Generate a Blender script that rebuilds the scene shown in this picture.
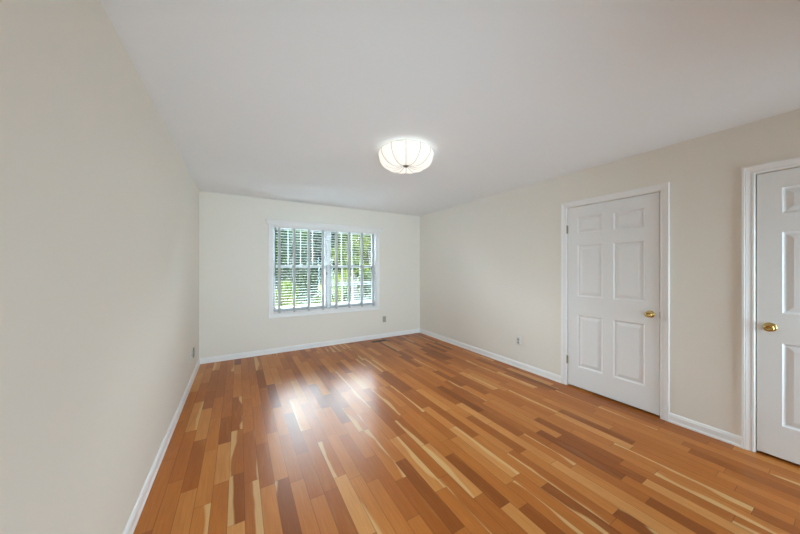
import bpy, bmesh, math, random
from mathutils import Vector, Matrix
random.seed(7)
scene = bpy.context.scene
COL = scene.collection
for o in list(bpy.data.objects):
    bpy.data.objects.remove(o, do_unlink=True)

# ------------------------------------------------------------------ view numbers
H = 2.44            # ceiling
WL, WR = -0.4824, 3.2857   # wall faces
D = 4.777           # window wall face
YB = -1.15          # wall behind the camera

# ------------------------------------------------------------------ camera
cam_d = bpy.data.cameras.new('camera')
cam_d.sensor_width = 36.0
cam_d.lens = 36.0 * 275.1 / 800.0
cam_d.shift_y = 0.0007
cam_d.clip_start = 0.02
cam_d.clip_end = 400
cam = bpy.data.objects.new('camera', cam_d)
cam.location = (0, 0, 1.3606)
cam.rotation_euler = (math.radians(90), 0, -math.radians(30.39))
COL.objects.link(cam)
scene.camera = cam

# ------------------------------------------------------------------ colour management
scene.view_settings.view_transform = 'Standard'
scene.view_settings.look = 'None'
scene.view_settings.gamma = 1
scene.view_settings.use_curve_mapping = False
scene.view_settings.exposure = 0.43
scene.cycles.max_bounces = 14
scene.cycles.diffuse_bounces = 8
scene.cycles.transparent_max_bounces = 24
scene.cycles.sample_clamp_indirect = 12

# ------------------------------------------------------------------ sky
SKY = 58.0
world = bpy.data.worlds.new('sky')
scene.world = world
world.use_nodes = True
nt = world.node_tree
nt.nodes.clear()
tc = nt.nodes.new('ShaderNodeTexCoord')
sep = nt.nodes.new('ShaderNodeSeparateXYZ')
rmp = nt.nodes.new('ShaderNodeValToRGB')
rmp.color_ramp.elements[0].position = 0.0
rmp.color_ramp.elements[0].color = (0.22, 0.24, 0.25, 1)
rmp.color_ramp.elements[1].position = 1.0
rmp.color_ramp.elements[1].color = (0.27, 0.36, 0.43, 1)
for p_, c_ in ((0.12, (0.26, 0.29, 0.31, 1)), (0.28, (0.79, 0.92, 1.0, 1)), (0.68, (0.79, 0.92, 1.0, 1)), (0.85, (0.30, 0.39, 0.46, 1))):
    rmp.color_ramp.elements.new(p_).color = c_
bg = nt.nodes.new('ShaderNodeBackground')
bg.inputs['Strength'].default_value = SKY
wo = nt.nodes.new('ShaderNodeOutputWorld')
nt.links.new(tc.outputs['Generated'], sep.inputs[0])
nt.links.new(sep.outputs['Z'], rmp.inputs[0])
nt.links.new(rmp.outputs[0], bg.inputs['Color'])
nt.links.new(bg.outputs[0], wo.inputs[0])

# sampling portal in the window opening (guides sky light, emits nothing itself)
pd = bpy.data.lights.new('window_portal', 'AREA')
pd.shape = 'RECTANGLE'
pd.size, pd.size_y = 1.84, 1.46
pd.cycles.is_portal = True
po = bpy.data.objects.new('window_portal', pd)
po.location = (1.369, D + 0.16, 1.335)
po.rotation_euler = (math.radians(-90), 0, 0)
COL.objects.link(po)

SHADE_GLOW = 0.58
REAR_A = 22.0
REAR_B = 13.0
# added fill lights behind the camera, no real source there: (watts, centre, size, tilt up, turn to the right, spread)
REAR = ((REAR_A, (0.22, YB + 0.35, 0.80), (1.2, 1.3), 4, 12, 100),
        (REAR_B, (2.95, YB + 0.10, 1.00), (0.6, 1.5), -4, -6, 115))
for w_, c_, s_, tilt_, yaw_, spread_ in REAR:
    rd = bpy.data.lights.new('rear_fill', 'AREA')
    rd.shape = 'RECTANGLE'
    rd.size, rd.size_y = s_
    rd.energy = w_
    rd.color = (0.65, 0.87, 1.0)
    rd.spread = math.radians(spread_)
    ro = bpy.data.objects.new('rear_fill', rd)
    ro.location = c_
    ro.rotation_euler = (math.radians(90 + tilt_), 0, -math.radians(yaw_))
    COL.objects.link(ro)

# ------------------------------------------------------------------ materials
def mat(name, color=(0.8, 0.8, 0.8), rough=0.5, metal=0.0, spec=0.5, noise=0.0, nscale=8.0, bump=0.0, bscale=200.0):
    m = bpy.data.materials.new(name)
    m.use_nodes = True
    t = m.node_tree
    b = t.nodes['Principled BSDF']
    b.inputs['Base Color'].default_value = (*color, 1)
    b.inputs['Roughness'].default_value = rough
    b.inputs['Metallic'].default_value = metal
    b.inputs['Specular IOR Level'].default_value = spec
    c = t.nodes.new('ShaderNodeTexCoord')
    if noise:
        n = t.nodes.new('ShaderNodeTexNoise')
        n.inputs['Scale'].default_value = nscale
        n.inputs['Detail'].default_value = 4
        t.links.new(c.outputs['Object'], n.inputs['Vector'])
        r = t.nodes.new('ShaderNodeMapRange')
        r.inputs['To Min'].default_value = 1 - noise
        r.inputs['To Max'].default_value = 1 + noise
        t.links.new(n.outputs['Fac'], r.inputs['Value'])
        mx = t.nodes.new('ShaderNodeVectorMath')
        mx.operation = 'SCALE'
        mx.inputs[0].default_value = color
        t.links.new(r.outputs[0], mx.inputs['Scale'])
        t.links.new(mx.outputs[0], b.inputs['Base Color'])
    if bump:
        n2 = t.nodes.new('ShaderNodeTexNoise')
        n2.inputs['Scale'].default_value = bscale
        n2.inputs['Detail'].default_value = 3
        t.links.new(c.outputs['Object'], n2.inputs['Vector'])
        bp = t.nodes.new('ShaderNodeBump')
        bp.inputs['Strength'].default_value = bump
        bp.inputs['Distance'].default_value = 0.002
        t.links.new(n2.outputs['Fac'], bp.inputs['Height'])
        t.links.new(bp.outputs[0], b.inputs['Normal'])
    return m

M_wall = mat('wall_paint', (0.845, 0.812, 0.742), 0.6, spec=0.25, noise=0.012, nscale=1.5, bump=0.08, bscale=160)
M_ceil = mat('ceiling_paint', (0.865, 0.885, 0.90), 0.85, spec=0.15, noise=0.012, nscale=1.2, bump=0.05, bscale=120)
M_trim = mat('trim_paint', (0.90, 0.90, 0.895), 0.32, spec=0.45, noise=0.01, nscale=3)
M_door = mat('door_paint', (0.84, 0.845, 0.845), 0.38, spec=0.45, noise=0.01, nscale=3, bump=0.04, bscale=90)
M_blind = mat('blind_paint', (0.62, 0.63, 0.64), 0.55, spec=0.3, noise=0.01)
M_tape = mat('tape_cloth', (0.53, 0.54, 0.55), 0.9, spec=0.1, noise=0.05, nscale=60)
M_vinyl = mat('sash_vinyl', (0.55, 0.565, 0.58), 0.45)
M_brass = mat('polished_brass', (0.62, 0.46, 0.17), 0.18, metal=1.0, noise=0.04, nscale=20)
M_hinge = mat('aged_hinge_metal', (0.36, 0.33, 0.26), 0.35, metal=0.9, noise=0.06, nscale=30)
M_dark = mat('dark_slot', (0.03, 0.028, 0.025), 0.7)
M_plate = mat('white_plate', (0.74, 0.73, 0.70), 0.35)
M_tan = mat('tan_plate', (0.42, 0.39, 0.31), 0.4)
M_grey = mat('grey_plate', (0.30, 0.30, 0.29), 0.4)
M_sock = mat('worn_receptacle', (0.42, 0.415, 0.40), 0.4)
M_regis = mat('brown_register', (0.14, 0.095, 0.055), 0.45, metal=0.3)
M_nickel = mat('brushed_nickel', (0.42, 0.40, 0.36), 0.3, metal=0.9)
M_wire = mat('wire_grey', (0.45, 0.43, 0.40), 0.5)
M_wand = mat('wand_grey', (0.10, 0.105, 0.11), 0.4)

def glass_mat():
    m = bpy.data.materials.new('window_glass')
    m.use_nodes = True
    t = m.node_tree
    t.nodes.clear()
    o = t.nodes.new('ShaderNodeOutputMaterial')
    tr = t.nodes.new('ShaderNodeBsdfTransparent')
    tr.inputs[0].default_value = (0.93, 0.96, 0.96, 1)
    gl = t.nodes.new('ShaderNodeBsdfGlossy')
    gl.inputs['Roughness'].default_value = 0.01
    fr = t.nodes.new('ShaderNodeFresnel')
    fr.inputs[0].default_value = 1.45
    mx = t.nodes.new('ShaderNodeMixShader')
    t.links.new(fr.outputs[0], mx.inputs[0])
    t.links.new(tr.outputs[0], mx.inputs[1])
    t.links.new(gl.outputs[0], mx.inputs[2])
    t.links.new(mx.outputs[0], o.inputs[0])
    return m
M_glass = glass_mat()

def shade_mat():
    m = bpy.data.materials.new('lit_shade_fabric')
    m.use_nodes = True
    t = m.node_tree
    t.nodes.clear()
    o = t.nodes.new('ShaderNodeOutputMaterial')
    c = t.nodes.new('ShaderNodeTexCoord')
    n = t.nodes.new('ShaderNodeTexNoise')
    n.inputs['Scale'].default_value = 14
    t.links.new(c.outputs['Object'], n.inputs['Vector'])
    cr = t.nodes.new('ShaderNodeValToRGB')
    cr.color_ramp.elements[0].color = (1.0, 0.95, 0.86, 1)
    cr.color_ramp.elements[1].color = (1.0, 0.97, 0.91, 1)
    t.links.new(n.outputs['Fac'], cr.inputs[0])
    em = t.nodes.new('ShaderNodeEmission')
    em.inputs['Strength'].default_value = SHADE_GLOW
    t.links.new(cr.outputs[0], em.inputs['Color'])
    df = t.nodes.new('ShaderNodeBsdfDiffuse')
    df.inputs['Color'].default_value = (0.45, 0.43, 0.39, 1)
    ad = t.nodes.new('ShaderNodeAddShader')
    t.links.new(em.outputs[0], ad.inputs[0])
    t.links.new(df.outputs[0], ad.inputs[1])
    t.links.new(ad.outputs[0], o.inputs[0])
    return m
M_shade = shade_mat()

def leaf_mat(name, c1, c2, trans=0.35):
    m = bpy.data.materials.new(name)
    m.use_nodes = True
    t = m.node_tree
    t.nodes.clear()
    o = t.nodes.new('ShaderNodeOutputMaterial')
    c = t.nodes.new('ShaderNodeTexCoord')
    n = t.nodes.new('ShaderNodeTexNoise')
    n.inputs['Scale'].default_value = 1.6
    n.inputs['Detail'].default_value = 6
    t.links.new(c.outputs['Object'], n.inputs['Vector'])
    r = t.nodes.new('ShaderNodeValToRGB')
    r.color_ramp.elements[0].position = 0.35
    r.color_ramp.elements[0].color = (*c1, 1)
    r.color_ramp.elements[1].position = 0.68
    r.color_ramp.elements[1].color = (*c2, 1)
    t.links.new(n.outputs['Fac'], r.inputs[0])
    d = t.nodes.new('ShaderNodeBsdfDiffuse')
    s = t.nodes.new('ShaderNodeBsdfTranslucent')
    t.links.new(r.outputs[0], d.inputs[0])
    t.links.new(r.outputs[0], s.inputs[0])
    mx = t.nodes.new('ShaderNodeMixShader')
    mx.inputs[0].default_value = trans
    t.links.new(d.outputs[0], mx.inputs[1])
    t.links.new(s.outputs[0], mx.inputs[2])
    t.links.new(mx.outputs[0], o.inputs[0])
    return m
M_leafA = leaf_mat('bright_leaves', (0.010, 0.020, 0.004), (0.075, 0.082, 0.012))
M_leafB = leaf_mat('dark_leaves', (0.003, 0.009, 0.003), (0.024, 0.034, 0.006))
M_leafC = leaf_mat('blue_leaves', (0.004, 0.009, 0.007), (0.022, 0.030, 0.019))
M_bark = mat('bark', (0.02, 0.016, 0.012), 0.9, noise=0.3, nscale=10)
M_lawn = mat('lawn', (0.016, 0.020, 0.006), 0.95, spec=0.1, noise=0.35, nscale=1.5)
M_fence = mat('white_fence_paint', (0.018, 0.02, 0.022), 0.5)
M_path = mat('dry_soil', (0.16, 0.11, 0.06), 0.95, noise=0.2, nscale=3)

# hardwood floor -----------------------------------------------------------
def floor_mat():
    m = bpy.data.materials.new('cherry_plank_floor')
    m.use_nodes = True
    t = m.node_tree
    N, L = t.nodes, t.links
    b = N['Principled BSDF']

    def val(x):
        return x
    def math_(op, a, b_=None, c_=None, clamp=False):
        n = N.new('ShaderNodeMath')
        n.operation = op
        n.use_clamp = clamp
        for i, v in enumerate((a, b_, c_)):
            if v is None:
                continue
            if isinstance(v, (int, float)):
                n.inputs[i].default_value = v
            else:
                L.new(v, n.inputs[i])
        return n.outputs[0]
    def smooth(v, lo, hi):
        n = N.new('ShaderNodeMapRange')
        n.interpolation_type = 'SMOOTHSTEP'
        L.new(v, n.inputs['Value'])
        n.inputs['From Min'].default_value = lo
        n.inputs['From Max'].default_value = hi
        return n.outputs[0]
    def comb(x, y, z):
        n = N.new('ShaderNodeCombineXYZ')
        for i, v in enumerate((x, y, z)):
            if isinstance(v, (int, float)):
                n.inputs[i].default_value = v
            else:
                L.new(v, n.inputs[i])
        return n.outputs[0]
    def noise(vec, scale, detail=2, dist=0.0, rough=0.5):
        n = N.new('ShaderNodeTexNoise')
        n.inputs['Scale'].default_value = scale
        n.inputs['Detail'].default_value = detail
        n.inputs['Roughness'].default_value = rough
        n.inputs['Distortion'].default_value = dist
        L.new(vec, n.inputs['Vector'])
        return n.outputs['Fac']
    def mixc(f, a, c, mode='MIX'):
        n = N.new('ShaderNodeMix')
        n.data_type = 'RGBA'
        n.blend_type = mode
        if isinstance(f, (int, float)):
            n.inputs[0].default_value = f
        else:
            L.new(f, n.inputs[0])
        for s, v in ((6, a), (7, c)):
            if isinstance(v, tuple):
                n.inputs[s].default_value = (*v, 1)
            else:
                L.new(v, n.inputs[s])
        return n.outputs[2]

    W = 0.083
    tcn = N.new('ShaderNodeTexCoord')
    sp = N.new('ShaderNodeSeparateXYZ')
    L.new(tcn.outputs['Object'], sp.inputs[0])
    X, Y = sp.outputs['X'], sp.outputs['Y']
    xs = math_('DIVIDE', math_('ADD', X, 10.013), W)
    row = math_('FLOOR', xs)
    u = math_('FRACT', xs)
    wn = N.new('ShaderNodeTexWhiteNoise')
    wn.noise_dimensions = '1D'
    L.new(row, wn.inputs['W'])
    w = math_('ADD', math_('DIVIDE', Y, 0.56), math_('MULTIPLY', wn.outputs['Value'], 977.0))
    def vor(feature):
        n = N.new('ShaderNodeTexVoronoi')
        n.voronoi_dimensions = '1D'
        n.feature = feature
        n.inputs['Scale'].default_value = 1.0
        n.inputs['Randomness'].default_value = 0.75
        L.new(w, n.inputs['W'])
        return n
    v1 = vor('F1')
    v2 = vor('DISTANCE_TO_EDGE')
    sc = N.new('ShaderNodeSeparateColor')
    L.new(v1.outputs['Color'], sc.inputs[0])
    R, G, B = sc.outputs[0], sc.outputs[1], sc.outputs[2]
    bid = math_('ADD', math_('MULTIPLY', R, 37.0), math_('MULTIPLY', B, 91.0))
    # board tone
    rp = N.new('ShaderNodeValToRGB')
    e = rp.color_ramp.elements
    e[0].position = 0.0
    e[0].color = TONES[0]
    e[1].position = 1.0
    e[1].color = TONES[-1]
    for p_, c_ in zip((0.14, 0.36, 0.60, 0.84), TONES[1:-1]):
        k = e.new(p_)
        k.color = c_
    L.new(R, rp.inputs[0])
    base = rp.outputs[0]
    # broad figure along the board
    fv = comb(math_('MULTIPLY', X, 14.0), math_('MULTIPLY', Y, 2.2), bid)
    f1 = noise(fv, 1.0, 4, 0.8, 0.55)
    base = mixc(math_('MULTIPLY', smooth(f1, 0.45, 0.80), 0.26), base, (0.29, 0.095, 0.022))
    base = mixc(math_('MULTIPLY', smooth(f1, 0.50, 0.15), 0.22), base, (0.62, 0.30, 0.10))
    # fine grain
    gv = comb(math_('MULTIPLY', X, 160.0), math_('MULTIPLY', Y, 5.0), bid)
    g1 = noise(gv, 1.0, 3, 0.2, 0.6)
    grain = math_('ADD', math_('MULTIPLY', g1, 0.50), 0.75)
    gm = N.new('ShaderNodeVectorMath')
    gm.operation = 'SCALE'
    L.new(base, gm.inputs[0])
    L.new(grain, gm.inputs['Scale'])
    base = gm.outputs[0]
    # pale sapwood streaks with wavy borders on some boards
    wv = comb(math_('MULTIPLY', X, 6.0), math_('MULTIPLY', Y, 1.7), math_('ADD', bid, 13.0))
    wav = noise(wv, 1.0, 2, 0.3)
    edge = math_('ADD', u, math_('MULTIPLY', math_('SUBTRACT', wav, 0.5), 1.7))
    has = smooth(G, 0.80, 0.805)
    side = math_('MULTIPLY', smooth(B, 0.5, 0.505), 1.0)
    eu = math_('ADD', math_('MULTIPLY', side, edge), math_('MULTIPLY', math_('SUBTRACT', 1.0, side), math_('SUBTRACT', 1.0, edge)))
    sap = math_('MULTIPLY', smooth(eu, 0.66, 0.84), has)
    sapc = mixc(g1, (0.60, 0.33, 0.13), (0.72, 0.45, 0.20))
    base = mixc(math_('MULTIPLY', sap, 0.85), base, sapc)
    # joints
    ju = math_('MINIMUM', u, math_('SUBTRACT', 1.0, u))
    jx = smooth(ju, 0.024, 0.008)
    jy = smooth(v2.outputs['Distance'], 0.0036, 0.0012)
    j = math_('MAXIMUM', jx, jy)
    base = mixc(math_('MULTIPLY', j, 0.6), base, (0.08, 0.028, 0.008))
    L.new(base, b.inputs['Base Color'])
    rn = noise(comb(math_('MULTIPLY', X, 3.0), math_('MULTIPLY', Y, 3.0), bid), 1.0, 3)
    L.new(math_('ADD', math_('MULTIPLY', rn, 0.06), 0.27), b.inputs['Roughness'])
    b.inputs['Specular IOR Level'].default_value = 0.20
    hv = comb(math_('MULTIPLY', X, 9.0), math_('MULTIPLY', Y, 4.0), bid)
    hn = noise(hv, 1.0, 2)
    hgt = math_('SUBTRACT', math_('MULTIPLY', hn, 0.35), math_('MULTIPLY', j, 0.5))
    bp = N.new('ShaderNodeBump')
    bp.inputs['Strength'].default_value = 0.06
    bp.inputs['Distance'].default_value = 0.003
    L.new(hgt, bp.inputs['Height'])
    L.new(bp.outputs[0], b.inputs['Normal'])
    return m
TONES = [(0.215, 0.054, 0.008, 1), (0.345, 0.097, 0.015, 1), (0.425, 0.128, 0.021, 1),
         (0.470, 0.150, 0.026, 1), (0.520, 0.184, 0.038, 1), (0.610, 0.270, 0.080, 1)]
M_floor = floor_mat()

# ------------------------------------------------------------------ helpers
def link(name, bm, m, parent=None, smooth=False):
    bmesh.ops.recalc_face_normals(bm, faces=bm.faces[:])
    me = bpy.data.meshes.new(name)
    bm.to_mesh(me)
    bm.free()
    if smooth:
        for p in me.polygons:
            p.use_smooth = True
    o = bpy.data.objects.new(name, me)
    me.materials.append(m)
    COL.objects.link(o)
    if parent is not None:
        o.parent = parent
        o.matrix_parent_inverse = Matrix.Translation(parent.location).inverted()
    return o

def tag(o, label=None, cat=None, group=None, kind=None):
    if label:
        o['label'] = label
    if cat:
        o['category'] = cat
    if group:
        o['group'] = group
    if kind:
        o['kind'] = kind
    return o

def empty(name, loc, label, cat, group=None, kind=None):
    o = bpy.data.objects.new(name, None)
    o.location = loc
    o.empty_display_size = 0.05
    COL.objects.link(o)
    return tag(o, label, cat, group, kind)

def box(bm, a, b, bevel=0.0):
    t = bmesh.new()
    x0, y0, z0 = (min(a[i], b[i]) for i in range(3))
    x1, y1, z1 = (max(a[i], b[i]) for i in range(3))
    bmesh.ops.create_cube(t, size=1)
    for v in t.verts:
        v.co = Vector(((x0 + x1) / 2 + v.co.x * (x1 - x0), (y0 + y1) / 2 + v.co.y * (y1 - y0), (z0 + z1) / 2 + v.co.z * (z1 - z0)))
    if bevel:
        bmesh.ops.bevel(t, geom=t.edges[:], offset=bevel, segments=2, affect='EDGES', profile=0.7)
    merge(bm, t)

def merge(bm, t):
    mp = {v: bm.verts.new(v.co) for v in t.verts}
    for f in t.faces:
        try:
            bm.faces.new([mp[v] for v in f.verts])
        except ValueError:
            pass
    t.free()

def lathe(bm, prof, n=32, M=None):
    """prof: (radius, height) pairs about local Z"""
    rings = []
    for r, z in prof:
        if r < 1e-6:
            rings.append([bm.verts.new(Vector((0, 0, z)))])
        else:
            rings.append([bm.verts.new(Vector((r * math.cos(2 * math.pi * i / n), r * math.sin(2 * math.pi * i / n), z))) for i in range(n)])
    for A, B in zip(rings, rings[1:]):
        for i in range(n):
            j = (i + 1) % n
            if len(A) == 1 and len(B) == 1:
                continue
            if len(A) == 1:
                bm.faces.new((A[0], B[i], B[j]))
            elif len(B) == 1:
                bm.faces.new((A[i], A[j], B[0]))
            else:
                bm.faces.new((A[i], A[j], B[j], B[i]))
    if M is not None:
        for R in rings:
            for v in R:
                v.co = M @ v.co

def tube(bm, pts, r, n=8):
    rings = []
    for i, p in enumerate(pts):
        p = Vector(p)
        d = (Vector(pts[min(i + 1, len(pts) - 1)]) - Vector(pts[max(i - 1, 0)])).normalized()
        up = Vector((0, 0, 1)) if abs(d.z) < 0.9 else Vector((1, 0, 0))
        s = d.cross(up).normalized()
        t2 = s.cross(d)
        rr = r[i] if isinstance(r, (list, tuple)) else r
        rings.append([bm.verts.new(p + rr * (math.cos(2 * math.pi * k / n) * s + math.sin(2 * math.pi * k / n) * t2)) for k in range(n)])
    for A, B in zip(rings, rings[1:]):
        for k in range(n):
            bm.faces.new((A[k], A[(k + 1) % n], B[(k + 1) % n], B[k]))
    bm.faces.new(rings[0][::-1])
    bm.faces.new(rings[-1])

def strip_extrude(bm, prof, paths):
    """connects point lists: paths[i] is the polyline followed by profile point i (closed profile)"""
    vs = [[bm.verts.new(p) for p in path] for path in paths]
    k = len(vs)
    for i in range(k):
        a, b = vs[i], vs[(i + 1) % k]
        for q in range(len(a) - 1):
            bm.faces.new((a[q], a[q + 1], b[q + 1], b[q]))
    return vs

# ------------------------------------------------------------------ room shell
T = 0.14
bm = bmesh.new()
box(bm, (WL - T, YB - T, -0.10), (WR + T, D + T, 0.0))
fl = link('floor', bm, M_floor)
tag(fl, 'glossy cherry plank hardwood floor with pale sapwood streaks', 'floor', kind='structure')

bm = bmesh.new()
box(bm, (WL - T, YB - T, H), (WR + T, D + T, H + 0.12))
tag(link('ceiling', bm, M_ceil), 'plain white painted ceiling carrying the fabric lamp', 'ceiling', kind='structure')

bm = bmesh.new()
box(bm, (WL - T, YB, 0), (WL, D, H))
tag(link('wall_left', bm, M_wall), 'long bare cream wall with no door or window', 'wall', kind='structure')

bm = bmesh.new()
box(bm, (WL - T, YB - T, 0), (WR + T, YB, H))
tag(link('wall_front', bm, M_wall), 'cream wall behind the camera closing the room', 'wall', kind='structure')

# window opening
WX0, WX1, WZ0, WZ1 = 0.455, 2.283, 0.61, 2.06
bm = bmesh.new()
box(bm, (WL - T, D, 0), (WX0, D + T, H))
box(bm, (WX1, D, 0), (WR + T, D + T, H))
box(bm, (WX0, D, 0), (WX1, D + T, WZ0))
box(bm, (WX0, D, WZ1), (WX1, D + T, H))
tag(link('wall_back', bm, M_wall), 'cream end wall holding the twin window', 'wall', kind='structure')

# door openings in the wall on the right (recessed, closed behind)
DH = 2.0486
doors = [(0.9558, 1.7715), (0.4225 - 0.816, 0.4225)]
bm = bmesh.new()
segs = [(YB, doors[1][0]), (doors[1][1], doors[0][0]), (doors[0][1], D)]
for a, b in segs:
    box(bm, (WR, a, 0), (WR + T, b, H))
for a, b in doors:
    box(bm, (WR, a, DH + 0.0), (WR + T, b, H))
    box(bm, (WR + T, a - 0.05, 0), (WR + T + 0.03, b + 0.05, H))
tag(link('wall_right', bm, M_wall), 'cream wall with two white panelled doors', 'wall', kind='structure')

# baseboards -----------------------------------------------------------------
BASE = [(0, 0), (0.017, 0), (0.0175, 0.012), (0.0145, 0.020), (0.0125, 0.024), (0.0125, 0.066), (0.0095, 0.074), (0.0095, 0.079), (0.006, 0.086), (0.0035, 0.090), (0, 0.091)]
BASE = [(t_, z * .885) for t_, z in BASE]
def baseboard(name, p0, p1, nrm, label, ext0=0, ext1=0):
    """p0->p1 along the wall face; nrm into the room; ext: mitre of an inside corner (1) or square end (0)"""
    bm = bmesh.new()
    p0, p1, nrm = Vector(p0), Vector(p1), Vector(nrm)
    d = (p1 - p0).normalized()
    paths = []
    for t_, z in BASE:
        paths.append([p0 + nrm * t_ + d * t_ * ext0 + Vector((0, 0, z)), p1 + nrm * t_ - d * t_ * ext1 + Vector((0, 0, z))])
    vs = strip_extrude(bm, BASE, paths)
    bm.faces.new([v[0] for v in vs])
    bm.faces.new([v[1] for v in vs][::-1])
    return tag(link(name, bm, M_trim), label, 'baseboard', kind='structure')
CW = 0.0603
baseboard('baseboard_left', (WL, YB, 0), (WL, D, 0), (1, 0, 0), 'white baseboard along the long bare wall', 0, 1)
baseboard('baseboard_back', (WL, D, 0), (WR, D, 0), (0, -1, 0), 'white baseboard under the window', 1, 1)
baseboard('baseboard_right', (WR, doors[0][1] + CW + .003, 0), (WR, D, 0), (-1, 0, 0), 'white baseboard from far corner to the door', 0, 1)
baseboard('baseboard_right_mid', (WR, doors[1][1] + CW + .003, 0), (WR, doors[0][0] - CW - .003, 0), (-1, 0, 0), 'short white baseboard between the two doors')
baseboard('baseboard_right_near', (WR, YB, 0), (WR, doors[1][0] - CW - .003, 0), (-1, 0, 0), 'short white baseboard beyond the second door')

# casings --------------------------------------------------------------------
CAS = [(0, 0), (0, .0075), (.003, .0105), (.011, .0115), (.0125, .0092), (.022, .0095), (.034, .0122), (.041, .0150), (.0435, .0132), (.0475, .0168), (.0585, .0172), (.0603, .0155), (.0603, 0)]
def door_trim(name, ya, yb, label):
    bm = bmesh.new()
    g = 0.003
    paths = []
    for o, t_ in CAS:
        x = WR - t_
        o2 = o + g
        paths.append([Vector((x, yb + o2, 0)), Vector((x, yb + o2, DH + o2)), Vector((x, ya - o2, DH + o2)), Vector((x, ya - o2, 0))])
    vs = strip_extrude(bm, CAS, paths)
    bm.faces.new([v[0] for v in vs])
    bm.faces.new([v[-1] for v in vs])
    # jamb lining and door stop
    jt = 0.0
    for a, b in ((ya - 0.0, ya + 0.0), ):
        pass
    s0, s1 = WR + 0.040, WR + 0.052
    box(bm, (s0, ya + .0005, 0), (s1, ya + .012, DH - .001))
    box(bm, (s0, yb - .012, 0), (s1, yb - .0005, DH - .001))
    box(bm, (s0, ya + .012, DH - .012), (s1, yb - .012, DH - .001))
    return tag(link(name, bm, M_trim), label, 'door trim', kind='structure')
door_trim('trim_1', *doors[0], 'white moulded casing around the fully visible door')
door_trim('trim_2', *doors[1], 'white moulded casing around the door cut by the photo edge')

# six-panel doors ----------------------------------------------------------------
def door_leaf(name, ya, yb, label):
    """front face at x=WR, seen from -x. columns given from the yb side"""
    bm = bmesh.new()
    g = 0.0045
    y0, y1 = ya + g, yb - g
    z0, z1 = 0.020, DH - 0.0055
    w = y1 - y0
    cols = [y0, y0 + 0.105, y0 + 0.105 + 0.249, y1 - 0.110 - 0.243, y1 - 0.110, y1]
    rows = [z0, 0.247, 0.828, 1.039, 1.611, 1.742, 1.922, z1]
    X = WR + 0.002
    for i in range(5):
        for j in range(7):
            a, b, c, d = cols[i], cols[i + 1], rows[j], rows[j + 1]
            if i in (1, 3) and j in (1, 3, 5):
                loops = []
                for ins, dep in ((0, 0), (.002, .004), (.008, .0095), (.014, .0115), (.019, .0112), (.044, .0035), (.047, .0028)):
                    loops.append([bm.verts.new((X + dep, y, z)) for y, z in ((a + ins, c + ins), (b - ins, c + ins), (b - ins, d - ins), (a + ins, d - ins))])
                for A, B in zip(loops, loops[1:]):
                    for k in range(4):
                        bm.faces.new((A[k], A[(k + 1) % 4], B[(k + 1) % 4], B[k]))
                bm.faces.new(loops[-1])
            else:
                bm.faces.new([bm.verts.new((X, y, z)) for y, z in ((a, c), (b, c), (b, d), (a, d))])
    # edges and back
    xb = X + 0.035
    c4 = [(y0, z0), (y1, z0), (y1, z1), (y0, z1)]
    for k in range(4):
        (ya_, za_), (yb_, zb_) = c4[k], c4[(k + 1) % 4]
        bm.faces.new([bm.verts.new(p) for p in ((X, ya_, za_), (X, yb_, zb_), (xb, yb_, zb_), (xb, ya_, za_))])
    bm.faces.new([bm.verts.new((xb, y, z)) for y, z in c4])
    bmesh.ops.remove_doubles(bm, verts=bm.verts[:], dist=1e-5)
    o = link(name, bm, M_door)
    return tag(o, label, 'door', kind='structure')

def knob(parent, y, z):
    M = Matrix.Translation((WR + 0.002, y, z)) @ Matrix.Rotation(math.radians(-90), 4, 'Y')
    bm = bmesh.new()
    lathe(bm, [(0, .030), (.010, .030), (.0105, .036), (.0165, .040), (.0235, .046), (.0268, .053), (.0262, .060), (.0215, .0655), (.0150, .0675), (.0105, .0655), (.0060, .0640), (0, .0635)], 36, M)
    k = link('knob', bm, M_brass, parent, True)
    tag(k, 'polished brass door knob')
    bm = bmesh.new()
    lathe(bm, [(0, 0), (.0325, 0), (.0325, .003), (.030, .007), (.022, .010), (.0125, .013), (.0105, .030), (0, .030)], 36, M)
    link('rosette', bm, M_brass, k, True)

def hinge(parent, y, z):
    bm = bmesh.new()
    for k in range(5):
        a = z - .0445 + k * .0178
        lathe(bm, [(0, a), (.006, a), (.0065, a + .001), (.0065, a + .0165), (.006, a + .0175), (0, a + .0175)], 14, Matrix.Translation((WR - .0045, y, 0)))
    lathe(bm, [(0, z - .048), (.0045, z - .048), (.005, z - .0445), (0, z - .0445)], 12, Matrix.Translation((WR - .0045, y, 0)))
    lathe(bm, [(0, z + .0445), (.005, z + .0445), (.0045, z + .048), (0, z + .048)], 12, Matrix.Translation((WR - .0045, y, 0)))
    box(bm, (WR - .001, y - .010, z - .0445), (WR + .0015, y + .0005, z + .0445))
    tag(link('hinge', bm, M_hinge, parent), 'aged metal butt hinge')

def latch(parent, y, z):
    bm = bmesh.new()
    box(bm, (WR + .0022, y - .0028, z - .028), (WR + .033, y + .0028, z + .028))
    box(bm, (WR + .008, y - .0029, z - .009), (WR + .020, y + .0029, z + .009))
    link('latch_plate', bm, M_hinge, parent)

d1 = door_leaf('door_1', *doors[0], 'closed white six-panel door, fully in view, brass knob and hinges')
knob(d1, 1.023, 0.930)
hinge(d1, doors[0][1] - .002, 1.800)
hinge(d1, doors[0][1] - .002, 0.300)
latch(d1, doors[0][0] + .0020, 0.930)
d2 = door_leaf('door_2', *doors[1], 'closed white six-panel door cut off by the photo edge')
knob(d2, 0.359, 0.934)
latch(d2, doors[1][1] - .0020, 0.934)

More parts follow.
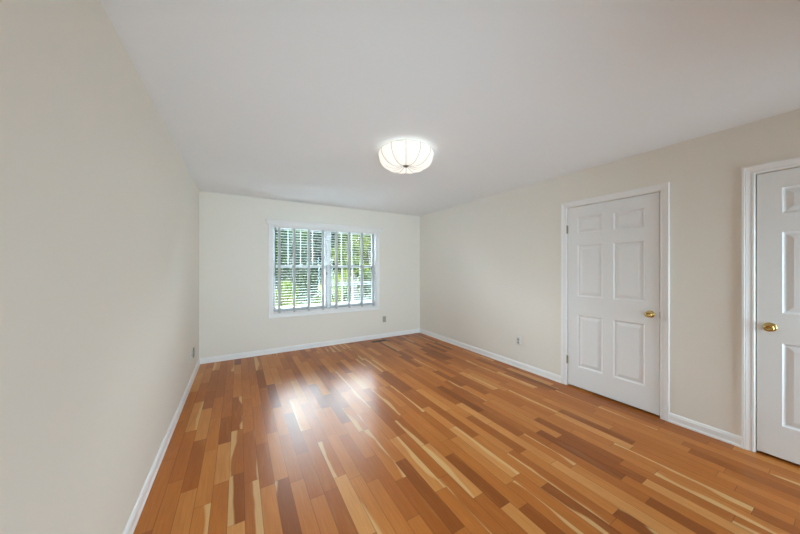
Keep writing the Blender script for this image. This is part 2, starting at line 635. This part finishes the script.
# ------------------------------------------------------------------ window
win = empty('window_1', ((WX0 + WX1) / 2, D + 0.07, WZ0), 'twin double-hung window in white casing, trees outside', 'window', kind='structure')
bm = bmesh.new()
paths = []
WC = [(0, 0), (0, .009), (.004, .012), (.012, .012), (.014, .0095), (.028, .011), (.036, .0145), (.040, .0165), (.050, .017), (.0525, .015), (.0525, 0)]
for o, t_ in WC:
    y = D - t_
    paths.append([Vector(p) for p in ((WX0 - o, y, WZ0 - o), (WX1 + o, y, WZ0 - o), (WX1 + o, y, WZ1 + o), (WX0 - o, y, WZ1 + o), (WX0 - o, y, WZ0 - o))])
strip_extrude(bm, WC, paths)
bmesh.ops.remove_doubles(bm, verts=bm.verts[:], dist=1e-5)
link('casing', bm, M_trim, win)
# frame lining, mullion, sill
MX = 1.369
bm = bmesh.new()
f0, f1 = D + .002, D + T - .002
e = .018
box(bm, (WX0 + .0005, f0, WZ0 + .0005), (WX0 + e, f1, WZ1 - .0005))
box(bm, (WX1 - e, f0, WZ0 + .0005), (WX1 - .0005, f1, WZ1 - .0005))
box(bm, (WX0 + e, f0, WZ1 - e), (WX1 - e, f1, WZ1 - .0005))
box(bm, (WX0 + e, f0, WZ0 + .0005), (WX1 - e, f1, WZ0 + e))
box(bm, (MX - .022, D + .062, WZ0 + e), (MX + .022, f1, WZ1 - e))
link('frame', bm, M_trim, win)
ZM = 1.375
def sash(kind, xa, xb, za, zb, yc, bottom, top, muntin_v, muntin_h, mw):
    bm = bmesh.new()
    st = .038
    a, b = yc - .015, yc + .015
    box(bm, (xa, a, za), (xa + st, b, zb), .003)
    box(bm, (xb - st, a, za), (xb, b, zb), .003)
    box(bm, (xa + st, a, za), (xb - st, b, za + bottom), .003)
    box(bm, (xa + st, a, zb - top), (xb - st, b, zb), .003)
    s = link(kind, bm, M_vinyl, win)
    bm = bmesh.new()
    box(bm, (xa + st - .004, yc - .002, za + bottom - .004), (xb - st + .004, yc + .002, zb - top + .004))
    link('pane', bm, M_glass, s)
    if muntin_v or muntin_h:
        bm = bmesh.new()
        n = muntin_v + 1
        for k in range(1, n):
            x = xa + st + (xb - xa - 2 * st) * k / n
            box(bm, (x - mw / 2, yc + .003, za + bottom), (x + mw / 2, yc + .011, zb - top))
        for k in range(1, muntin_h + 1):
            z = za + bottom + (zb - top - za - bottom) * k / (muntin_h + 1)
            box(bm, (xa + st, yc + .003, z - mw / 2), (xb - st, yc + .011, z + mw / 2))
        link('grille', bm, M_vinyl, s)
    return s
for k, (xa, xb) in enumerate(((WX0 + e, MX - .022), (MX + .022, WX1 - e))):
    sash('upper_sash', xa, xb, ZM - .015, WZ1 - e, D + .115, .038, .045, 3, 0, .014)
    s = sash('lower_sash', xa, xb, WZ0 + e, ZM + .030, D + .080, .085, .042, 3 if k else 0, 1 if k else 0, .022)
    bm = bmesh.new()
    xm = (xa + xb) / 2
    box(bm, (xm - .03, D + .060, ZM + .030), (xm + .03, D + .090, ZM + .042), .003)
    box(bm, (xm - .008, D + .055, ZM + .042), (xm + .030, D + .075, ZM + .052), .003)
    link('sash_lock', bm, M_vinyl, s)

# ------------------------------------------------------------------ blinds
TILT = math.tan(math.radians(-2.5))      # outer edge a little down
def slat_bm(xa, xb, yc, z, depth=.050, crown=.0015, th=.0026):
    bm = bmesh.new()
    n = 6
    top, bot = [], []
    for i in range(n + 1):
        f = i / n
        y = yc - depth / 2 + depth * f
        zz = z + crown * (1 - (2 * f - 1) ** 2) + (y - yc) * TILT
        top.append((y, zz + th / 2))
        bot.append((y, zz - th / 2))
    ring = top + bot[::-1]
    A = [bm.verts.new((xa, y, zz)) for y, zz in ring]
    B = [bm.verts.new((xb, y, zz)) for y, zz in ring]
    m_ = len(ring)
    for i in range(m_):
        j = (i + 1) % m_
        bm.faces.new((A[i], A[j], B[j], B[i]))
    for i in range(n):
        bm.faces.new((A[i], A[i + 1], A[m_ - 2 - i], A[m_ - 1 - i]))
        bm.faces.new((B[i], B[i + 1], B[m_ - 2 - i], B[m_ - 1 - i]))
    return bm

YC = D + .026
PITCH = .0438
def blind(xa, xb, tapes, wand_x, cord_x, label):
    b = empty('window_blind', ((xa + xb) / 2, YC, WZ1 - .02), label, 'blind', 'wooden blinds in the twin window')
    bm = bmesh.new()
    box(bm, (xa, YC - .028, 1.998), (xb, YC + .026, 2.040), .002)
    link('headrail', bm, M_trim, b)
    z = 1.968
    slat_me = None
    zlast = z
    while z > .665:
        if slat_me is None:
            s = link('slat', slat_bm(xa, xb, YC, 0), M_blind, b)
            slat_me = s.data
        else:
            s = bpy.data.objects.new('slat', slat_me)
            COL.objects.link(s)
            s.parent = b
            s.matrix_parent_inverse = Matrix.Translation(b.location).inverted()
        s.location = (0, 0, z)
        zlast = z
        z -= PITCH
    bm = bmesh.new()
    box(bm, (xa, YC - .026, .632), (xb, YC + .026, .650), .004)
    link('bottom_rail', bm, M_trim, b)
    for x in tapes:
        bm = bmesh.new()
        w = .016
        box(bm, (x - w, YC - .0292, .634), (x + w, YC - .0282, 2.0))
        box(bm, (x - w, YC + .0265, .634), (x + w, YC + .0275, 2.0))
        box(bm, (x - w, YC - .0292, .6285), (x + w, YC + .0275, .6315))
        link('ladder_tape', bm, M_tape, b)
    if wand_x:
        bm = bmesh.new()
        tube(bm, [(wand_x, YC - .034, 2.00), (wand_x, YC - .035, 1.285)], .006, 8)
        tube(bm, [(wand_x, YC - .035, 1.285), (wand_x, YC - .035, 1.225)], .0085, 8)
        link('tilt_wand', bm, M_wand, b)
    if cord_x:
        bm = bmesh.new()
        tube(bm, [(cord_x, YC - .033, 2.00), (cord_x, YC - .036, 1.27)], .0018, 6)
        tube(bm, [(cord_x + .007, YC - .033, 2.00), (cord_x + .007, YC - .036, 1.28)], .0018, 6)
        c = link('lift_cord', bm, M_blind, b)
        bm = bmesh.new()
        lathe(bm, [(0, 1.285), (.004, 1.285), (.009, 1.265), (.011, 1.245), (.009, 1.238), (0, 1.238)], 14, Matrix.Translation((cord_x + .003, YC - .036, 0)))
        link('tassel', bm, M_wand if cord_x < 1.5 else M_blind, c)
    return b
blind(.4765, 1.364, (.564, .790, 1.022, 1.262), .500, 1.318, 'white slatted blind with grey tapes, tilt wand hanging at its edge')
blind(1.374, 2.262, (1.500, 1.736, 1.985, 2.215), None, 2.245, 'white slatted blind with grey tapes, over the window half nearer the doors')

# valance over both blinds
bm = bmesh.new()
VX0, VX1, VY = .372, 2.372, D - .062
prof = [(0, 2.030), (.0, 2.042), (.004, 2.047), (.004, 2.072), (.010, 2.078), (.010, 2.084), (.020, 2.096), (.022, 2.104), (.030, 2.110), (-.012, 2.110), (-.012, 2.030)]
paths = []
for o, z in prof:
    oo = o
    paths.append([Vector((VX0 - oo + .012, D - .0005, z)), Vector((VX0 - oo + .012, VY - oo + .012, z)), Vector((VX1 + oo - .012, VY - oo + .012, z)), Vector((VX1 + oo - .012, D - .0005, z))])
vs = strip_extrude(bm, prof, paths)
bm.faces.new([v[0] for v in vs])
bm.faces.new([v[-1] for v in vs])
box(bm, (VX0 + .02, VY + .02, 2.092), (VX1 - .02, D - .001, 2.104))
va = link('window_valance', bm, M_trim)
tag(va, 'white crown-moulded valance board across the top of the window', 'valance')

# ------------------------------------------------------------------ ceiling light
LX, LY = 1.322, 2.146
NSEG = 12
lamp = empty('ceiling_light', (LX, LY, H), 'lit cream fabric dome light on the ceiling', 'ceiling light')
bm = bmesh.new()
lathe(bm, [(0, H), (.205, H), (.207, H - .004), (.205, H - .008), (0, H - .008)], 48, Matrix.Translation((LX, LY, 0)))
link('canopy', bm, M_plate, lamp, False)
# outline from rim to finial
def lp(s):
    P = [(.226, 2.431), (.246, 2.418), (.2535, 2.398), (.250, 2.372), (.234, 2.340), (.204, 2.308), (.165, 2.285), (.122, 2.274), (.080, 2.277), (.040, 2.288), (.010, 2.297)]
    x = s * (len(P) - 1)
    i = min(int(x), len(P) - 2)
    f = x - i
    def cr(a, b, c, d):
        return 0.5 * (2 * b + (c - a) * f + (2 * a - 5 * b + 4 * c - d) * f * f + (3 * b - a - 3 * c + d) * f ** 3)
    g = [P[max(i - 1, 0)], P[i], P[i + 1], P[min(i + 2, len(P) - 1)]]
    return .975 * cr(*[q[0] for q in g]), cr(*[q[1] for q in g])
ROT = math.atan2(-LY, -LX)
bm = bmesh.new()
NS, NA = 40, NSEG * 12
rings = []
for i in range(NS + 1):
    s = i / NS
    r, z = lp(s)
    ring = []
    for k in range(NA):
        a = ROT + 2 * math.pi * k / NA
        ph = (k % 12) / 12.0
        puff = math.sin(math.pi * ph)
        amp = .017 * math.sin(math.pi * min(1, s * 1.1)) * min(1.0, r / .09)
        rr = r + amp * .5 * puff
        zz = z - amp * .8 * puff * min(1.0, s * 2.5) - .016 * max(0, 1 - s * 3) ** 2 * puff
        ring.append(bm.verts.new((LX + rr * math.cos(a), LY + rr * math.sin(a), zz)))
    rings.append(ring)
for A, B in zip(rings, rings[1:]):
    for k in range(NA):
        bm.faces.new((A[k], A[(k + 1) % NA], B[(k + 1) % NA], B[k]))
link('shade', bm, M_shade, lamp, True)
for q in range(NSEG):
    a = ROT + 2 * math.pi * q / NSEG
    bm = bmesh.new()
    pts = []
    for i in range(29):
        r, z = lp(i / 28)
        pts.append((LX + (r + .0015) * math.cos(a), LY + (r + .0015) * math.sin(a), z - .001))
    tube(bm, pts, .0022, 6)
    link('rib', bm, M_wire, lamp, True)
bm = bmesh.new()
lathe(bm, [(0, 2.276), (.006, 2.276), (.013, 2.280), (.024, 2.284), (.027, 2.288), (.024, 2.293), (.010, 2.299), (.005, 2.302), (.005, 2.43), (0, 2.432)], 28, Matrix.Translation((LX, LY, 0)))
link('finial', bm, M_nickel, lamp, True)

# ------------------------------------------------------------------ wall plates
def duplex(face, loc, m, label, w=.070, h=.114, th=.006, slots=M_dark, cat='outlet', face_m=None):
    """face: 'x+' on wall_left, 'x-' on wall_right, 'y-' on wall_back"""
    if face == 'x-':
        R = Matrix.Translation(loc) @ Matrix.Rotation(math.radians(-90), 4, 'Z')
    elif face == 'x+':
        R = Matrix.Translation(loc) @ Matrix.Rotation(math.radians(90), 4, 'Z')
    else:
        R = Matrix.Translation(loc)
    root = empty('electrical_outlet', loc, label, cat)
    def add(name, bm, mm, p):
        for v in bm.verts:
            v.co = R @ v.co
        return link(name, bm, mm, p)
    bm = bmesh.new()
    box(bm, (-w / 2, -th, -h / 2), (w / 2, 0, h / 2), .0022)
    pl = add('cover_plate', bm, m, root)
    for s in (-1, 1):
        bm = bmesh.new()
        lathe(bm, [(0, .0), (.0160, .0), (.0165, .0015), (.0150, .0022), (0, .0022)], 24, Matrix.Translation((0, -th, s * .0195)) @ Matrix.Rotation(math.radians(90), 4, 'X'))
        rc = add('receptacle', bm, face_m or m, root)
        bm = bmesh.new()
        for dx, hh in ((-.006, .0045), (.006, .0036)):
            box(bm, (dx - .0013, -th - .0028, s * .0195 + .003 - hh), (dx + .0013, -th - .0018, s * .0195 + .003 + hh))
        box(bm, (-.0022, -th - .0028, s * .0195 - .0105), (.0022, -th - .0018, s * .0195 - .0065))
        add('slots', bm, slots, rc)
    bm = bmesh.new()
    lathe(bm, [(0, 0), (.003, 0), (.0028, .0012), (0, .0014)], 12, Matrix.Translation((0, -th, 0)) @ Matrix.Rotation(math.radians(90), 4, 'X'))
    add('screw', bm, M_nickel, root)
    return root
duplex('x-', (WR, 2.398, .368), M_plate, 'white outlet on the wall between far corner and door', .054, .108, .028, face_m=M_sock)
duplex('y-', (2.447, D, .356), M_tan, 'tan outlet on the end wall beneath the window corner')
duplex('x+', (WL, 4.19, .318), M_grey, 'grey outlet low on the bare wall, closest to the corner', th=.012)
# blank / cable plate next to it
cp = empty('cable_plate', (WL, 3.99, .335), 'white cable plate low on the bare wall beside the grey outlet', 'wall plate')
bm = bmesh.new()
box(bm, (WL, 3.955, .278), (WL + .007, 4.025, .392), .0022)
link('cover_plate', bm, M_plate, cp)
bm = bmesh.new()
lathe(bm, [(0, 0), (.0065, 0), (.0065, .004), (.0045, .004), (.0045, .011), (0, .011)], 12, Matrix.Translation((WL + .007, 3.99, .335)) @ Matrix.Rotation(math.radians(90), 4, 'Y'))
link('coax_jack', bm, M_nickel, cp)

# floor register -----------------------------------------------------------------
rg = empty('floor_register', (2.24, 4.585, 0), 'brown metal floor vent set in the planks below the window', 'vent')
bm = bmesh.new()
RX0, RX1, RY0, RY1 = 2.100, 2.385, 4.535, 4.640
fr = .014
for a, b in (((RX0, RY0), (RX1, RY0 + fr)), ((RX0, RY1 - fr), (RX1, RY1)), ((RX0, RY0 + fr), (RX0 + fr, RY1 - fr)), ((RX1 - fr, RY0 + fr), (RX1, RY1 - fr))):
    box(bm, (a[0], a[1], 0.0), (b[0], b[1], .005), .001)
link('frame', bm, M_regis, rg)
bm = bmesh.new()
box(bm, (RX0 + fr, RY0 + fr, .0002), (RX1 - fr, RY1 - fr, .0008))
link('dark_throat', bm, M_dark, rg)
bm = bmesh.new()
for k in range(14):
    x = RX0 + fr + (RX1 - RX0 - 2 * fr) * (k + .5) / 14
    box(bm, (x - .0035, RY0 + fr, .0008), (x + .0035, RY1 - fr, .0042))
box(bm, (RX0 + fr, (RY0 + RY1) / 2 - .003, .0008), (RX1 - fr, (RY0 + RY1) / 2 + .003, .0046))
link('grille', bm, M_regis, rg)

# ------------------------------------------------------------------ outside
GZ = -0.9
bm = bmesh.new()
n = 40
grid = [[bm.verts.new((-30 + 70 * i / n, D + T + .05 + 55 * j / n, GZ + .06 * math.sin(i * 1.3) * math.cos(j * .9))) for j in range(n + 1)] for i in range(n + 1)]
for i in range(n):
    for j in range(n):
        bm.faces.new((grid[i][j], grid[i + 1][j], grid[i + 1][j + 1], grid[i][j + 1]))
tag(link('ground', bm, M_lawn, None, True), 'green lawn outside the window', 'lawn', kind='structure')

M_reflector = mat('pale_reflector', (0.42, 0.42, 0.42), 0.9, noise=0.05, nscale=2)  # unseen slab added below the window to bounce sky light onto the ceiling
bm = bmesh.new()
box(bm, (-3.5, D + T + .06, GZ - .1), (7.5, 7.9, GZ + .09), .01)
tag(link('reflector', bm, M_reflector), 'added unseen pale patio on the ground outside the window', 'reflector', kind='structure')

def leaf_cloud(blobs, n, size, seed, gap=0.0):
    rnd = random.Random(seed)
    bm = bmesh.new()
    for (cx, cy, cz, rx, ry, rz), cnt in blobs:
        for _ in range(cnt):
            while True:
                v = Vector((rnd.uniform(-1, 1), rnd.uniform(-1, 1), rnd.uniform(-1, 1)))
                if .35 < v.length < 1:
                    break
            p = Vector((cx + v.x * rx, cy + v.y * ry, cz + v.z * rz))
            a = Vector((rnd.gauss(0, 1), rnd.gauss(0, 1), rnd.gauss(0, .6))).normalized()
            b = a.cross(Vector((rnd.gauss(0, 1), rnd.gauss(0, 1), rnd.gauss(0, 1)))).normalized()
            L = size * rnd.uniform(.7, 1.35)
            Wd = L * .55
            up = a.cross(b) * (L * .14)
            q = [p - a * L * .5, p + b * Wd * .5 + up, p + a * L * .5, p - b * Wd * .5 + up]
            vs = [bm.verts.new(x) for x in q]
            bm.faces.new((vs[0], vs[1], vs[2]))
            bm.faces.new((vs[0], vs[2], vs[3]))
    return bm

def tree(x, y, h, crown_r, base, m, label, seed, leaves=3800, size=.22, trunk_r=.14, name='tree', cat='tree'):
    rnd = random.Random(seed)
    t = empty(name, (x, y, GZ), label, cat, 'trees and bushes outside the window')
    bm = bmesh.new()
    top = Vector((x + rnd.uniform(-.3, .3), y, GZ + h * .8))
    pts = [Vector((x, y, GZ - .05)).lerp(top, f) + Vector((rnd.uniform(-.06, .06), rnd.uniform(-.06, .06), 0)) for f in (0, .2, .4, .6, .8, 1)]
    tube(bm, pts, [trunk_r * f for f in (1.15, 1, .85, .65, .45, .2)], 10)
    blobs = []
    nb = 16
    for k in range(nb):
        a = rnd.uniform(0, 2 * math.pi)
        rr = crown_r * rnd.uniform(.15, .75)
        zz = GZ + base + (h - base) * (k + .5) / nb
        bl = (x + rr * math.cos(a), y + rr * math.sin(a), zz)
        r = crown_r * rnd.uniform(.42, .62)
        blobs.append(((*bl, r, r, r * .8), leaves // nb))
        z1 = max(GZ + .2 * h, zz - rr * .6)
        f = min(1, (z1 - GZ) / (h * .8))
        st = pts[0].lerp(top, f)
        tube(bm, [st, st.lerp(Vector(bl), .5) + Vector((0, 0, .1)), Vector(bl)], [trunk_r * .38, trunk_r * .25, trunk_r * .1], 6)
    link('trunk', bm, M_bark, t, True)
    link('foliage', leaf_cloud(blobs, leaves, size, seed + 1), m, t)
    return t
A, B_, C_ = M_leafA, M_leafB, M_leafC
tree(1.9, 12.4, 3.5, 1.15, .9, C_, 'small bluish tree nearest the window, at the wanded blind', 11, 1700, .15)
tree(2.7, 18.0, 4.3, 1.55, 1.0, B_, 'dark tree directly behind the small bluish one', 23, 3000, .21)
tree(6.9, 18.0, 5.8, 1.6, .6, A, 'bright leafy tree rising behind the white fence', 53, 5200, .21)
tree(11.2, 18.2, 6.0, 1.6, 1.0, B_, 'dark tree at the window edge nearer the doors', 61, 4000, .22)
tree(3.6, 27.0, 6.0, 2.2, .6, C_, 'far bluish tree behind the tapes of the wanded blind', 71, 7000, .34)
tree(8.9, 27.6, 8.2, 2.3, .5, B_, 'far dark tree seen by the post between the blinds', 83, 9000, .34)
tree(14.0, 27.0, 8.8, 2.3, .6, A, 'far pale green tree past the fence end', 87, 8000, .34)
tree(5.0, 22.0, 6.4, 1.3, .5, C_, 'slim bluish tree right behind the bright leafy one', 93, 5200, .24)
tree(10.1, 22.3, 7.2, 1.35, .6, A, 'slim bright green tree behind the dark window-edge tree', 97, 5200, .24)
tree(10.0, 41.5, 9.5, 2.5, .6, B_, 'most distant dark tree, in the gap beside the post between the blinds', 105, 7000, .45)
tree(15.6, 34.5, 9.0, 2.2, .6, C_, 'most distant bluish tree, past the fence end', 109, 7000, .42)
tree(-1.5, 18.4, 6.0, 1.6, .6, A, 'bright tree far out on the bare-wall side of the garden', 113, 4200, .22)
tree(-2.0, 34.5, 9.0, 2.4, .6, B_, 'dark tree behind the bright one on the bare-wall side of the garden', 117, 7000, .42)
tree(-6.6, 18.6, 6.5, 1.7, .6, C_, 'bluish tree at the outer bare-wall side of the garden', 119, 3600, .24)
tree(4.4, 34.5, 7.0, 2.6, .5, A, 'most distant green tree, seen between two tapes of the wanded blind', 91, 7000, .42)
def bush(x, y, h, r, m, label, seed, leaves=1500, size=.12):
    return tree(x, y, h, r, .1, m, label, seed, leaves, size, .03, 'garden_bush', 'bush')
bush(1.15, 9.0, 1.75, .50, A, 'bright green bush low behind the wand side of the blind', 101, 2600, .10)
bush(2.45, 8.8, 1.65, .55, A, 'bright bush low behind the middle tapes', 103, 2800, .10)
bush(3.7, 11.6, 1.5, .6, B_, 'dark round bush standing just before the white fence', 107, 1900)
bush(4.9, 15.1, 1.9, .6, A, 'bright bush just behind the white fence', 113, 1900)
bush(6.6, 15.1, 2.0, .6, B_, 'dark bush behind the end post of the white fence', 127, 1900)

# white garden fence
fe = empty('garden_fence', (5.4, 14.0, GZ), 'white post and rail garden fence outside', 'fence')
bm = bmesh.new()
for z in (.56, -.44):
    box(bm, (4.15, 13.97, z - .045), (6.6, 14.03, z + .045), .006)
link('rails', bm, M_fence, fe)
for k in range(5):
    x = 4.15 + k * .555
    bm = bmesh.new()
    box(bm, (x - .05, 13.93, GZ - .05), (x + .05, 13.969, .66), .006)
    link('post', bm, M_fence, fe)
